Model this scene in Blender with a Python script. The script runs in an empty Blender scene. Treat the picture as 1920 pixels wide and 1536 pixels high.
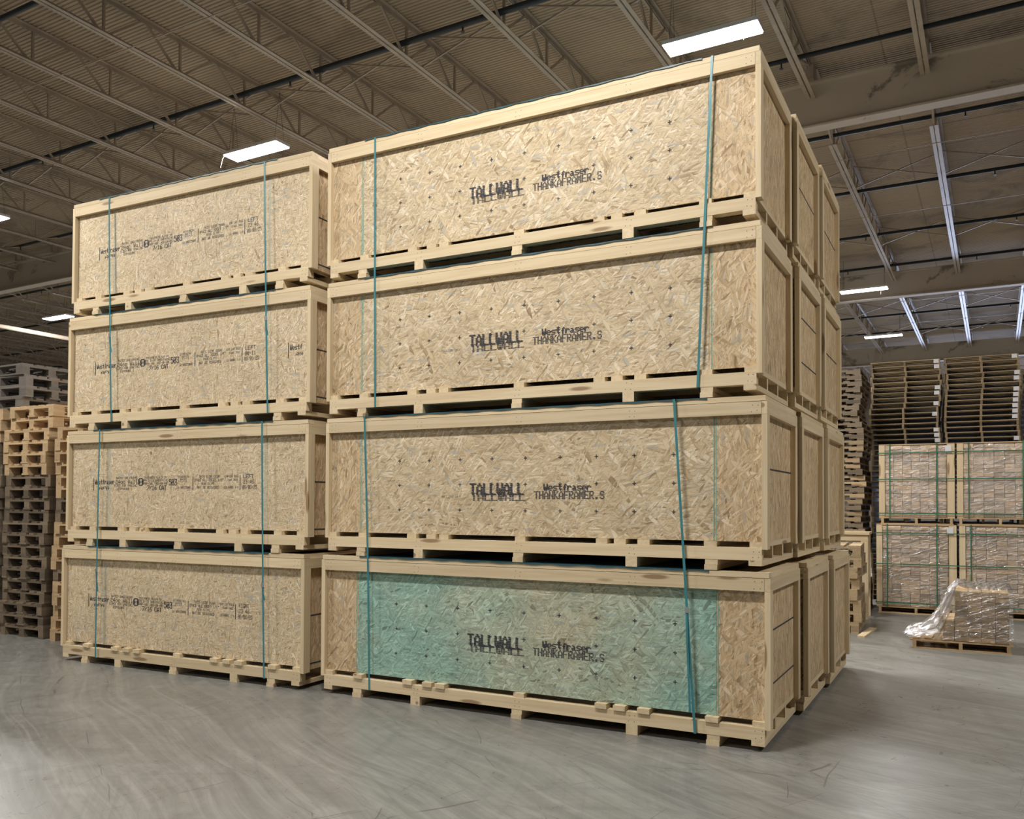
import bpy, math, random
from mathutils import Vector, Matrix
R = math.radians
scene = bpy.context.scene
COL = scene.collection

# ------------------------------------------------------------------ camera
cam_d = bpy.data.cameras.new('camera')
cam = bpy.data.objects.new('camera', cam_d); COL.objects.link(cam)
cam_d.sensor_fit = 'HORIZONTAL'; cam_d.sensor_width = 36.0
cam_d.lens = 1614.85 / 1920 * 36.0
cam_d.shift_y = (910.9 - 768.0) / 1920.0
cam_d.clip_end = 200
_yaw, _pit, _rol = -0.489068, 0.0215061, 0.00443246
_F = Vector((math.sin(_yaw)*math.cos(_pit), math.cos(_yaw)*math.cos(_pit), math.sin(_pit)))
_Rv = Vector((math.cos(_yaw), -math.sin(_yaw), 0)); _U = _Rv.cross(_F)
_R2 = math.cos(_rol)*_Rv + math.sin(_rol)*_U; _U2 = -math.sin(_rol)*_Rv + math.cos(_rol)*_U
_m = Matrix((( _R2.x, _U2.x, -_F.x, 1.2441), (_R2.y, _U2.y, -_F.y, -6.0144), (_R2.z, _U2.z, -_F.z, 1.6838), (0,0,0,1)))
cam.matrix_world = _m
scene.camera = cam

# ------------------------------------------------------------------ world, exposure
scene.view_settings.view_transform = 'Standard'
scene.view_settings.look = 'None'
scene.view_settings.gamma = 1.0
scene.view_settings.use_curve_mapping = False
scene.view_settings.exposure = -0.10
w = bpy.data.worlds.new('world'); scene.world = w; w.use_nodes = True
w.node_tree.nodes['Background'].inputs[0].default_value = (0.75, 0.85, 1.0, 1)
w.node_tree.nodes['Background'].inputs[1].default_value = 0.6

LAMP_POWER = 430.0
LAMP_COLOR = (1.0, 0.975, 0.945)
LAMPS = [(-8.9, 3.9), (-1.57, 4.14), (-1.6, 18.0), (-1.85, 24.85), (-23.5, 10.0), (-16.2, 3.75),
         (-1.57, -3.1), (-8.9, -3.1), (5.7, 1.5), (-5.2, -10.2),  # last lamp added behind the camera for frontal light on the crates
         (-8.9, 11.0), (-2.6, 11.0), (-16.2, 11.0), (-8.9, 18.0), (-16.2, 18.0),
         (-8.9, 25.0), (-1.6, 32.5), (-23.5, 18.0), (-30.8, 18.0)]

TH = R(-1.34)                                    # the building is turned slightly against the crates
def B(x, y, z=0.0):
    return Vector((x*math.cos(TH)-y*math.sin(TH), x*math.sin(TH)+y*math.cos(TH), z))

# ------------------------------------------------------------------ helpers
class MB:
    def __init__(s): s.v = []; s.f = []
    def box(s, x0, x1, y0, y1, z0, z1):
        b = len(s.v)
        s.v += [(x0,y0,z0),(x1,y0,z0),(x1,y1,z0),(x0,y1,z0),(x0,y0,z1),(x1,y0,z1),(x1,y1,z1),(x0,y1,z1)]
        s.f += [tuple(b+i for i in q) for q in ((0,3,2,1),(4,5,6,7),(0,1,5,4),(1,2,6,5),(2,3,7,6),(3,0,4,7))]
        return s
    def bar(s, p0, p1, w, h, up=(0,0,1)):
        p0 = Vector(p0); p1 = Vector(p1); d = (p1-p0).normalized(); u = Vector(up)
        if abs(d.dot(u)) > .98: u = Vector((1,0,0))
        a = d.cross(u).normalized()*(w/2); c = a.cross(d).normalized()*(h/2)
        b = len(s.v)
        for p in (p0, p1):
            s.v += [tuple(p-a-c), tuple(p+a-c), tuple(p+a+c), tuple(p-a+c)]
        s.f += [tuple(b+i for i in q) for q in ((0,3,2,1),(4,5,6,7),(0,1,5,4),(1,2,6,5),(2,3,7,6),(3,0,4,7))]
        return s
    def tube(s, pts, r, n=8, cap=True):
        pts = [Vector(p) for p in pts]; b = len(s.v)
        for i, p in enumerate(pts):
            d = (pts[min(i+1, len(pts)-1)] - pts[max(i-1, 0)]).normalized()
            u = Vector((0,0,1)) if abs(d.z) < .9 else Vector((1,0,0))
            a = d.cross(u).normalized(); c = a.cross(d)
            for k in range(n):
                t = 2*math.pi*k/n
                s.v.append(tuple(p + a*(r*math.cos(t)) + c*(r*math.sin(t))))
        for i in range(len(pts)-1):
            for k in range(n):
                q = b+i*n
                s.f.append((q+k, q+(k+1)%n, q+n+(k+1)%n, q+n+k))
        if cap:
            s.f.append(tuple(b+k for k in range(n))[::-1]); s.f.append(tuple(b+(len(pts)-1)*n+k for k in range(n)))
        return s
    def disc(s, x, y, z, r, n=6):                # a small flat disc facing -y
        b = len(s.v)
        for k in range(n):
            t = 2*math.pi*k/n; s.v.append((x+r*math.cos(t), y, z+r*math.sin(t)))
        s.f.append(tuple(range(b, b+n))); return s
    def ribbon(s, pts, w, t):                    # closed strap ribbon, width along x
        n = len(pts); b = len(s.v)
        for i in range(n):
            p = Vector(pts[i]); pa = Vector(pts[i-1]); pb = Vector(pts[(i+1) % n])
            d = (pb-pa).normalized(); nr = Vector((0, d.z, -d.y)).normalized()
            for (dx, k) in ((-w/2, 0), (w/2, 0), (w/2, t), (-w/2, t)):
                s.v.append(tuple(p + Vector((dx,0,0)) + nr*k))
        for i in range(n):
            q = b+4*i; r2 = b+4*((i+1) % n)
            for k in range(4): s.f.append((q+k, q+(k+1)%4, r2+(k+1)%4, r2+k))
        return s
    def mesh(s, name, mat):
        m = bpy.data.meshes.new(name); m.from_pydata(s.v, [], s.f); m.materials.append(mat); m.update(); return m
    def build(s, name, mat, parent=None, smooth=False):
        o = link(name, s.mesh(name, mat), parent)
        if smooth:
            for p in o.data.polygons: p.use_smooth = True
        return o

def link(name, data, parent=None):
    o = bpy.data.objects.new(name, data); COL.objects.link(o)
    if parent is not None: o.parent = parent
    return o
def tag(o, label=None, cat=None, group=None, kind=None):
    if label: o['label'] = label
    if cat: o['category'] = cat
    if group: o['group'] = group
    if kind: o['kind'] = kind
    return o
def thing(name, label, cat, loc=(0,0,0), rz=0.0, group=None):
    o = link(name, None); o.empty_display_size = .1
    o.location = loc; o.rotation_euler = (0, 0, rz)
    return tag(o, label, cat, group)
def dup(root, loc, rz=0.0, label=None, group=None, rot=None):
    r = root.copy(); COL.objects.link(r); r.location = loc; r.rotation_euler = rot or (0, 0, rz)
    if label: r['label'] = label
    if group: r['group'] = group
    def rec(a, b):
        for ch in KIDS.get(a.name, []):
            c = ch.copy(); COL.objects.link(c); c.parent = b; KIDS.setdefault(b.name, []).append(c); rec(ch, c)
    rec(root, r)
    return r
KIDS = {}
def kids_of(root):                               # remember the children once, so copying stays quick
    def rec(o):
        KIDS[o.name] = list(o.children)
        for c in o.children: rec(c)
    rec(root)
ORD = ['first','second','third','fourth','fifth','sixth','seventh','eighth','ninth','tenth','eleventh','twelfth','thirteenth','fourteenth',
       'fifteenth','sixteenth','seventeenth','eighteenth','nineteenth','twentieth','twenty-first','twenty-second','twenty-third','twenty-fourth',
       'twenty-fifth','twenty-sixth','twenty-seventh','twenty-eighth','twenty-ninth','thirtieth','thirty-first','thirty-second','thirty-third',
       'thirty-fourth','thirty-fifth','thirty-sixth','thirty-seventh','thirty-eighth','thirty-ninth','fortieth','forty-first','forty-second',
       'forty-third','forty-fourth','forty-fifth','forty-sixth','forty-seventh','forty-eighth']

# ------------------------------------------------------------------ materials
class G:
    def __init__(s, name):
        s.m = bpy.data.materials.new(name); s.m.use_nodes = True; s.t = s.m.node_tree
        s.b = s.t.nodes['Principled BSDF']; s.out = s.t.nodes['Material Output']
    def n(s, typ, ins=None, out=0, **props):
        nd = s.t.nodes.new('ShaderNode'+typ)
        for k, v in props.items(): setattr(nd, k, v)
        for k, v in (ins or {}).items(): s.set(nd, k, v)
        return nd.outputs[out] if out is not None else nd
    def set(s, nd, k, v):
        i = nd.inputs[k]
        if isinstance(v, bpy.types.NodeSocket): s.t.links.new(v, i)
        elif isinstance(v, (tuple, list)) and len(v) == 3 and i.type == 'RGBA': i.default_value = (*v, 1)
        else: i.default_value = v
    def p(s, **kw):
        for k, v in kw.items(): s.set(s.b, k.replace('_', ' '), v)
        return s
    def math(s, op, a, b=0.0, clamp=False): return s.n('Math', {0: a, 1: b}, operation=op, use_clamp=clamp)
    def mix(s, f, a, b, blend='MIX'):
        nd = s.n('Mix', None, None, data_type='RGBA', blend_type=blend)
        s.set(nd, 0, f); s.set(nd, 6, a); s.set(nd, 7, b); return nd.outputs[2]
    def ramp(s, f, stops, interp='LINEAR'):
        nd = s.n('ValToRGB', {0: f}, None); cr = nd.color_ramp; cr.interpolation = interp
        while len(cr.elements) < len(stops): cr.elements.new(.5)
        for e, (pos, c) in zip(cr.elements, stops):
            e.position = pos; e.color = (*c, 1) if len(c) == 3 else c
        return nd.outputs[0]
    def coords(s, spread=37.0):
        co = s.n('TexCoord', None, 3)
        r = s.n('ObjectInfo', None, 5)
        v = s.n('Combine'+'XYZ', {0: s.math('MULTIPLY', r, spread), 1: s.math('MULTIPLY', r, spread*1.7), 2: s.math('MULTIPLY', r, spread*.6)})
        return s.n('VectorMath', {0: co, 1: v}, operation='ADD'), r, co
    def maprange(s, v, a, b, c=0.0, d=1.0):
        return s.n('MapRange', {0: v, 1: a, 2: b, 3: c, 4: d})
    def bump(s, h, strength=.3, dist=.002):
        s.set(s.b, 'Normal', s.n('Bump', {'Height': h, 'Strength': strength, 'Distance': dist}))

def osb(name, plane='xz', vert=False, spread=1.6, sc=1.0, tint=1.0, warm=0.0, green=None, edge=None, dark=0.0, ecol=(.14,.38,.32), eamt=.75):
    g = G(name); v, rnd, co = g.coords(11.0)
    sp = g.n('SeparateXYZ', {0: v}, None)
    a, b = (sp.outputs[0], sp.outputs[2]) if plane == 'xz' else (sp.outputs[1], sp.outputs[2])
    if vert: a, b = b, a
    uv = g.n('CombineXYZ', {0: a, 1: b, 2: 0.0})
    nz = g.n('TexNoise', {'Vector': uv, 'Scale': 14.0*sc, 'Detail': 1.0}, 1)
    uvw = g.n('VectorMath', {0: uv, 1: g.n('VectorMath', {0: nz, 'Scale': .016/sc}, operation='SCALE')}, operation='ADD')
    base = None; height = None
    for i, (cs, lx, ly, a0, cover) in enumerate(((2.3, 7, 60, .05, 1), (3.1, 6, 38, .45, .62), (2.7, 9, 55, -.5, .66), (2.1, 6, 72, .12, .60), (3.7, 10, 66, -.22, .62), (2.9, 8, 34, .95, .80), (2.5, 12, 80, -.95, .74))):
        off = g.n('VectorMath', {0: uvw, 1: (3.1*i+.7, 1.9*i+.3, 0)}, operation='ADD')
        cell = g.n('TexVoronoi', {'Vector': off, 'Scale': cs*sc, 'Randomness': 1.0}, 1, voronoi_dimensions='2D')
        ang = g.math('ADD', g.math('MULTIPLY', g.math('SUBTRACT', g.n('SeparateColor', {0: cell}), .5), spread*.55), a0*spread)
        rot = g.n('VectorRotate', {'Vector': off, 'Angle': ang}, rotation_type='Z_AXIS')
        st = g.n('VectorMath', {0: rot, 1: (lx*sc, ly*sc, 1.0)}, operation='MULTIPLY')
        vo = g.n('TexVoronoi', {'Vector': st, 'Scale': 1.0}, None, voronoi_dimensions='2D')
        sc_ = g.n('SeparateColor', {0: vo.outputs[1]}, None)
        val = sc_.outputs[0]; pick = sc_.outputs[1]
        shade = g.maprange(vo.outputs[0], .40, .60, 1.0, .76)
        col = g.ramp(val, [(0, (.33,.235,.13)), (.05, (.48,.36,.215)), (.22, (.575,.45,.28)), (.6, (.635,.51,.33)), (.84, (.695,.575,.40)), (.95, (.78,.67,.50)), (1.0, (.43,.39,.31))])
        col = g.mix(1.0, col, g.n('CombineColor', {0: shade, 1: shade, 2: shade}), 'MULTIPLY')
        if i in (0, 3):
            grain = g.n('TexNoise', {'Vector': g.n('VectorMath', {0: rot, 1: (18.0, 420.0, 1.0)}, operation='MULTIPLY'), 'Scale': 1.0, 'Detail': 2.0})
            gr = g.maprange(grain, .25, .75, .90, 1.07)
            col = g.mix(1.0, col, g.n('CombineColor', {0: gr, 1: gr, 2: gr}), 'MULTIPLY')
        if base is None: base = col; height = val
        else:
            f = g.math('GREATER_THAN', pick, cover)
            base = g.mix(f, base, col)
            height = g.n('Mix', {0: f, 2: height, 3: val})
    big = g.n('TexNoise', {'Vector': uv, 'Scale': 2.2, 'Detail': 3.0})
    bf = g.maprange(big, .3, .7, .92, 1.06)
    base = g.mix(1.0, base, g.n('CombineColor', {0: bf, 1: bf, 2: bf}), 'MULTIPLY')
    # dark specks and a few grey flakes
    spk = g.n('TexVoronoi', {'Vector': g.n('VectorMath', {0: uv, 1: (60., 100., 1.)}, operation='MULTIPLY'), 'Scale': 1.0}, None, voronoi_dimensions='2D')
    isk = g.math('MULTIPLY', g.math('LESS_THAN', spk.outputs[0], .22), g.math('GREATER_THAN', g.n('SeparateColor', {0: spk.outputs[1]}), .93))
    base = g.mix(g.math('MULTIPLY', isk, .6), base, (.13, .085, .05))
    gf = g.n('TexVoronoi', {'Vector': g.n('VectorMath', {0: uvw, 1: (7., 27., 1.)}, operation='MULTIPLY'), 'Scale': 1.0}, None, voronoi_dimensions='2D')
    isg = g.math('MULTIPLY', g.math('LESS_THAN', gf.outputs[0], .36), g.math('GREATER_THAN', g.n('SeparateColor', {0: gf.outputs[1]}), .94))
    base = g.mix(g.math('MULTIPLY', isg, .5), base, (.37, .36, .33))
    if warm: base = g.mix(warm, base, g.mix(1.0, base, (1.05, .83, .58), 'MULTIPLY'))
    base = g.mix(1.0, base, (tint, tint, tint), 'MULTIPLY')
    if dark: base = g.mix(dark, base, g.mix(1.0, base, (.80, .74, .66), 'MULTIPLY'))
    if green:                                    # blotchy teal sealer stain soaked in from both ends
        cs_ = g.n('SeparateXYZ', {0: co}, None)
        x = cs_.outputs[0]; z = cs_.outputs[2]
        n1 = g.n('TexNoise', {'Vector': co, 'Scale': 2.3, 'Detail': 4.0})
        nn = g.math('MULTIPLY', g.math('SUBTRACT', n1, .5), 1.1)
        dx = g.math('ABSOLUTE', g.math('SUBTRACT', x, green[0]))
        f = g.math('ADD', g.maprange(dx, .15, 1.35, .20, .98), nn)
        low = g.maprange(z, .2, .65, .12, 0.0)
        f = g.math('ADD', f, low, True)
        f = g.maprange(f, .05, 1.0, .26, .94)
        lum = g.n('RGBToBW', {0: base})
        gc = g.mix(1.0, g.n('CombineColor', {0: lum, 1: lum, 2: lum}), (.58, .97, .80), 'MULTIPLY')
        base = g.mix(f, base, gc)
    if edge:                                     # teal edge seal along the panel seams
        x = g.n('SeparateXYZ', {0: co})
        n2 = g.n('TexNoise', {'Vector': g.n('VectorMath', {0: co, 1: (4., 4., 26.)}, operation='MULTIPLY'), 'Scale': 2.0, 'Detail': 2.0})
        for ex, wd in edge:
            d = g.math('ABSOLUTE', g.math('SUBTRACT', x, ex))
            thr = g.math('MULTIPLY', n2, wd)
            f = g.math('LESS_THAN', d, thr)
            base = g.mix(g.math('MULTIPLY', f, eamt), base, ecol)
    g.p(Base_Color=base, Roughness=.62); g.set(g.b, 'Specular IOR Level', .3)
    g.bump(height, .25, .0015)
    return g.m

def wood(name, axis='x', col=(.76,.63,.42), dcol=(.60,.455,.265), grey=0.0, knots=True, rough=.6, var=.14):
    g = G(name); v, rnd, co = g.coords(23.0)
    s = {'x': (1.1, 26., 26.), 'y': (26., 1.1, 26.), 'z': (26., 26., 1.1)}[axis]
    st = g.n('VectorMath', {0: v, 1: s}, operation='MULTIPLY')
    nz = g.n('TexNoise', {'Vector': st, 'Scale': 1.0, 'Detail': 3.0, 'Roughness': .6, 'Distortion': .6})
    s2 = tuple(k*3.2 if k > 2 else k*1.5 for k in s)
    nf = g.n('TexNoise', {'Vector': g.n('VectorMath', {0: v, 1: s2}, operation='MULTIPLY'), 'Scale': 1.0, 'Detail': 2.0})
    f = g.math('ADD', g.math('MULTIPLY', g.maprange(nz, .38, .68), .62), g.math('MULTIPLY', nf, .35), True)
    c = g.mix(f, col, dcol)
    if knots:
        sk = {'x': (2.0, 11., 11.), 'y': (11., 2.0, 11.), 'z': (11., 11., 2.0)}[axis]
        k = g.n('TexVoronoi', {'Vector': g.n('VectorMath', {0: v, 1: sk}, operation='MULTIPLY'), 'Scale': 1.0}, None)
        on = g.math('GREATER_THAN', g.n('SeparateColor', {0: k.outputs[1]}), .62)
        kk = g.math('MULTIPLY', g.maprange(k.outputs[0], .15, .24, 1.0, 0.0), on)
        c = g.mix(g.math('MULTIPLY', kk, .75), c, (.22, .115, .05))
    if name.startswith('lumber'): rnd = g.math('FRACT', g.math('ADD', rnd, g.n('NewGeometry', None, 8)))
    vr = g.maprange(rnd, 0, 1, 1-var, 1+var*.5)
    c = g.mix(1.0, c, g.n('CombineColor', {0: vr, 1: vr, 2: vr}), 'MULTIPLY')
    if grey:
        gn = g.n('TexNoise', {'Vector': v, 'Scale': 5.0, 'Detail': 4.0})
        c = g.mix(g.maprange(gn, .3, .7, grey*.5, grey), c, (.13, .112, .09))
    g.p(Base_Color=c, Roughness=rough); g.set(g.b, 'Specular IOR Level', .3)
    g.bump(nz, .15, .001)
    return g.m

def plain(name, col, rough=.5, metal=0.0, noise=0.0, scale=6.0, spec=.5):
    g = G(name)
    if noise:
        v, rnd, co = g.coords(9.0)
        n1 = g.n('TexNoise', {'Vector': v, 'Scale': scale, 'Detail': 5.0, 'Roughness': .65})
        f = g.maprange(n1, .3, .7, 1-noise, 1+noise*.5)
        c = g.mix(1.0, col, g.n('CombineColor', {0: f, 1: f, 2: f}), 'MULTIPLY')
        g.p(Base_Color=c)
    else: g.p(Base_Color=col)
    g.p(Roughness=rough, Metallic=metal); g.set(g.b, 'Specular IOR Level', spec)
    return g.m

def ink(name, st=.8):
    g = G(name); co = g.n('TexCoord', None, 3)
    n1 = g.n('TexNoise', {'Vector': co, 'Scale': 140.0, 'Detail': 2.0})
    z = g.n('SeparateXYZ', {0: co}, 2)
    wv = g.math('FRACT', g.math('MULTIPLY', z, 78.0))
    stripe = g.math('LESS_THAN', wv, .16)
    a = g.maprange(n1, .34, .46, .35, .96)
    a = g.math('MULTIPLY', a, g.math('SUBTRACT', 1.0, g.math('MULTIPLY', stripe, st)))
    g.p(Base_Color=(.035, .035, .045), Roughness=.7, Alpha=a)
    return g.m

def floor_mat():
    g = G('concrete_floor'); co = g.n('TexCoord', None, 3)
    n1 = g.n('TexNoise', {'Vector': co, 'Scale': .35, 'Detail': 6.0, 'Roughness': .6})
    n2 = g.n('TexNoise', {'Vector': co, 'Scale': 4.0, 'Detail': 8.0, 'Roughness': .7, 'Distortion': 1.2})
    n4 = g.n('TexNoise', {'Vector': co, 'Scale': 60.0, 'Detail': 3.0})
    c = g.ramp(n1, [(.25, (.180, .177, .156)), (.5, (.224, .221, .198)), (.75, (.275, .271, .246))])
    f2 = g.maprange(n2, .3, .7, .84, 1.13)
    c = g.mix(1.0, c, g.n('CombineColor', {0: f2, 1: f2, 2: f2}), 'MULTIPLY')
    f4 = g.maprange(n4, .3, .7, .95, 1.04)
    c = g.mix(1.0, c, g.n('CombineColor', {0: f4, 1: f4, 2: f4}), 'MULTIPLY')
    # tyre sweeps: long curved streaks
    rough_add = None
    for k, (ang, sx, sy, thr, strg, dcol) in enumerate(((.5, .22, 6., .50, .42, (.115,.11,.10)), (-.35, .18, 9., .54, .34, (.125,.12,.11)), (1.25, .25, 13., .55, .3, (.11,.105,.097)), (.45, .3, 22., .54, .42, (.34,.33,.305)), (.62, .4, 34., .55, .4, (.13,.125,.115)))):
        rv = g.n('VectorRotate', {'Vector': co, 'Angle': ang}, rotation_type='Z_AXIS')
        wob = g.n('TexNoise', {'Vector': rv, 'Scale': .25, 'Detail': 2.0}, 1)
        rv2 = g.n('VectorMath', {0: rv, 1: g.n('VectorMath', {0: wob, 'Scale': 1.1}, operation='SCALE')}, operation='ADD')
        st = g.n('VectorMath', {0: rv2, 1: (sx, sy, 1.0)}, operation='MULTIPLY')
        n3 = g.n('TexNoise', {'Vector': st, 'Scale': 1.0, 'Detail': 5.0, 'Roughness': .65})
        f = g.maprange(n3, thr-.06, thr+.16, 0.0, strg)
        c = g.mix(f, c, dcol)
    # tyre tread: short repeated bars along soft curved tracks
    wv = g.n('TexNoise', {'Vector': co, 'Scale': .22, 'Detail': 1.0}, 1)
    cw_ = g.n('VectorMath', {0: co, 1: g.n('VectorMath', {0: wv, 'Scale': 3.0}, operation='SCALE')}, operation='ADD')
    tr = g.n('TexVoronoi', {'Vector': g.n('VectorMath', {0: cw_, 1: (7., 30., 1.)}, operation='MULTIPLY'), 'Scale': 1.0}, 0, voronoi_dimensions='2D')
    msk = g.maprange(g.n('TexNoise', {'Vector': g.n('VectorMath', {0: cw_, 1: (.25, 1.6, 1.)}, operation='MULTIPLY'), 'Scale': 1.0, 'Detail': 2.0}), .50, .66, 0.0, .28)
    c = g.mix(g.math('MULTIPLY', g.maprange(tr, .25, .7), msk), c, (.12, .115, .105))
    # thin scratches
    for k, (ang, thr) in enumerate(((.6, .0030), (-.9, .0026), (1.6, .0024), (.35, .0026))):
        rv = g.n('VectorRotate', {'Vector': co, 'Angle': ang}, rotation_type='Z_AXIS')
        w_ = g.n('TexNoise', {'Vector': rv, 'Scale': .8, 'Detail': 2.0}, 1)
        rv = g.n('VectorMath', {0: rv, 1: g.n('VectorMath', {0: w_, 'Scale': .35}, operation='SCALE')}, operation='ADD')
        vo = g.n('TexVoronoi', {'Vector': g.n('VectorMath', {0: rv, 1: (.3, 1.1, 1.)}, operation='MULTIPLY'), 'Scale': 1.0}, 0, feature='DISTANCE_TO_EDGE', voronoi_dimensions='2D')
        brk = g.maprange(g.n('TexNoise', {'Vector': co, 'Scale': 1.7+k, 'Detail': 2.0}), .50, .56, 0.0, .6)
        c = g.mix(g.math('MULTIPLY', g.math('LESS_THAN', vo, thr), brk), c, (.075, .07, .065))
    rg = g.maprange(n2, .3, .7, .25, .43)
    g.p(Base_Color=c, Roughness=rg); g.set(g.b, 'Specular IOR Level', .42)
    g.bump(n2, .12, .004)
    return g.m

def dirty(name, col, dirt, rough=.55, scale=1.2, lo=.55, hi=.66, amt=.6):
    g = G(name); co = g.n('TexCoord', None, 3)
    n1 = g.n('TexNoise', {'Vector': co, 'Scale': scale, 'Detail': 7.0, 'Roughness': .68, 'Distortion': .8})
    n2 = g.n('TexNoise', {'Vector': co, 'Scale': scale*.3, 'Detail': 3.0})
    f2 = g.maprange(n2, .3, .7, .86, 1.1)
    c = g.mix(1.0, col, g.n('CombineColor', {0: f2, 1: f2, 2: f2}), 'MULTIPLY')
    c = g.mix(g.maprange(n1, lo, hi, 0.0, amt), c, dirt)
    if name.startswith('roof'):                  # dark lap joints between the deck sheets
        sp = g.n('SeparateXYZ', {0: co}, None)
        j = g.math('LESS_THAN', g.math('FRACT', g.math('MULTIPLY', sp.outputs[1], 1.07)), .022)
        j2 = g.math('LESS_THAN', g.math('FRACT', g.math('MULTIPLY', sp.outputs[0], .164)), .004)
        c = g.mix(g.math('MULTIPLY', g.math('MAXIMUM', j, j2), .55), c, dirt)
    g.p(Base_Color=c, Roughness=rough)
    return g.m

def wrap_mat(name, diff, base, dist):
    g = G(name); v, rnd, co = g.coords(5.0)
    st = g.n('VectorMath', {0: g.n('VectorRotate', {'Vector': v, 'Angle': .35}, rotation_type='Y_AXIS'), 1: (5., 5., 34.)}, operation='MULTIPLY')
    n1 = g.n('TexNoise', {'Vector': st, 'Scale': 1.0, 'Detail': 4.0, 'Roughness': .6, 'Distortion': .7})
    n2 = g.n('TexNoise', {'Vector': v, 'Scale': 9.0, 'Detail': 4.0})
    h = g.math('ADD', n1, g.math('MULTIPLY', n2, .8))
    bp = g.n('Bump', {'Height': h, 'Strength': 1.0, 'Distance': dist})
    gl = g.n('BsdfGlossy', {'Color': (.95,.96,1.0), 'Roughness': .27, 'Normal': bp})
    tr = g.n('BsdfTransparent', {'Color': (.97,.97,.96)})
    df = g.n('BsdfDiffuse', {'Color': (.75,.76,.76)})
    lw = g.n('LayerWeight', {'Blend': .22, 'Normal': bp}, 0)
    f = g.math('ADD', g.maprange(lw, 0.0, .9, base, .75), g.maprange(h, .95, 1.3, 0.0, .25), True)
    m1 = g.n('MixShader', {0: diff, 1: tr, 2: df})
    m2 = g.n('MixShader', {0: f, 1: m1, 2: gl})
    g.t.links.new(m2, g.out.inputs[0])
    return g.m

def emit(name, col, st):
    g = G(name); e = g.n('Emission', {'Color': col, 'Strength': st}); g.t.links.new(e, g.out.inputs[0]); return g.m

M = {}
M['px'] = wood('pine_lengthwise', 'x'); M['py'] = wood('pine_crosswise', 'y', var=.1); M['pz'] = wood('pine_upright', 'z', var=.1)
M['osb'] = osb('strand_board_long', 'xz', False, .95, edge=[(-1.563, .013), (1.562, .013)], tint=1.02)
M['osbgreen'] = osb('strand_board_teal_stained', 'xz', False, .95, green=(.30,), tint=1.0)
M['osbend'] = osb('strand_board_upright', 'xz', True, .85, warm=.30, tint=.97, edge=[(-1.575, .010), (1.575, .010)])
M['osblt'] = osb('strand_board_fine', 'xz', False, 1.3, 1.6, tint=1.08, edge=[(-1.02, .045), (1.105, .03)], ecol=(.40,.42,.34), eamt=.5)
M['osbside'] = osb('strand_board_side', 'yz', True, .45, .8, warm=.35, dark=.15, tint=1.08)
M['ink'] = ink('stencil_ink'); M['ink2'] = ink('stamp_ink', .0); M['nail'] = plain('nail_steel', (.10,.08,.07), .5)
M['teal'] = plain('teal_strap_plastic', (.05,.225,.255), .32, noise=.15)
M['sheet'] = plain('teal_plastic_sheet', (.03,.10,.125), .4, noise=.35, scale=5)
M['marker'] = plain('black_marker_line', (.05,.05,.055), .7, noise=.4, scale=40)
M['buckle'] = plain('galvanised_buckle', (.45,.47,.48), .4, .7)
M['floor'] = floor_mat()
M['deck'] = dirty('roof_deck_paint', (.45,.365,.265), (.19,.155,.12), .6, .8, .52, .66, .6)
M['steel'] = dirty('joist_paint', (.44,.37,.295), (.22,.18,.145), .27, 2.0, .5, .7, .5)
M['girder'] = dirty('girder_paint', (.60,.53,.44), (.15,.13,.11), .5, 1.1, .565, .63, .75)
M['wall'] = dirty('wall_block_paint', (.27,.235,.19), (.14,.125,.10), .7)
M['pipe'] = plain('dark_sprinkler_pipe', (.028,.036,.045), .38, .2)
M['whitepipe'] = plain('pale_conduit_paint', (.62,.52,.42), .4)
M['conc'] = dirty('column_concrete', (.42,.40,.35), (.24,.22,.2), .7, 3.0)
M['lamp'] = emit('lamp_diffuser', (1, .98, .99), 14.0)
M['housing'] = plain('white_lamp_housing', (.8,.8,.8), .4)
M['wire'] = plain('dark_wire', (.08,.075,.07), .5)
M['cord'] = plain('white_cord', (.7,.7,.68), .5)
M['green'] = plain('dark_green_strap', (.035,.16,.095), .35, noise=.1)
M['tagw'] = plain('white_paper_tag', (.72,.72,.74), .6)
M['wrap'] = wrap_mat('clear_plastic_wrap', .02, .20, .024); M['crumple'] = wrap_mat('crumpled_plastic_film', .09, .13, .03)
M['en_x'] = wood('new_pallet_pine_x', 'x', (.60,.44,.26), (.45,.30,.16)); M['en_y'] = wood('new_pallet_pine_y', 'y', (.60,.44,.26), (.45,.30,.16))
M['eo_x'] = wood('old_shaded_pallet_pine_x', 'x', (.27,.205,.13), (.15,.11,.07), grey=.4, var=.5); M['eo_y'] = wood('old_shaded_pallet_pine_y', 'y', (.26,.195,.125), (.15,.11,.07), grey=.4, var=.5)  # colour holds both age and the shade on the lower pallets
M['sk_x'] = wood('skid_pine_x', 'x', (.38,.29,.165), (.25,.18,.10), var=.3, knots=False); M['sk_y'] = wood('skid_pine_y', 'y', (.32,.24,.14), (.21,.155,.09), var=.3, knots=False)
M['blk'] = wood('lumber_end_grain', 'y', (.78,.57,.32), (.55,.38,.20), knots=False, var=.42)
M['eg_x'] = wood('grey_pallet_x', 'x', (.20,.18,.155), (.13,.115,.10), grey=.3, var=.3); M['eg_y'] = wood('grey_pallet_y', 'y', (.20,.18,.155), (.13,.115,.10), grey=.3, var=.3)
M['eo2_x'] = wood('used_pallet_pine_x', 'x', (.48,.37,.23), (.34,.25,.145), var=.25); M['eo2_y'] = wood('used_pallet_pine_y', 'y', (.48,.37,.23), (.34,.25,.145), var=.25)
M['tealblock'] = plain('teal_painted_block', (.13,.36,.31), .6, noise=.15)

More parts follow.
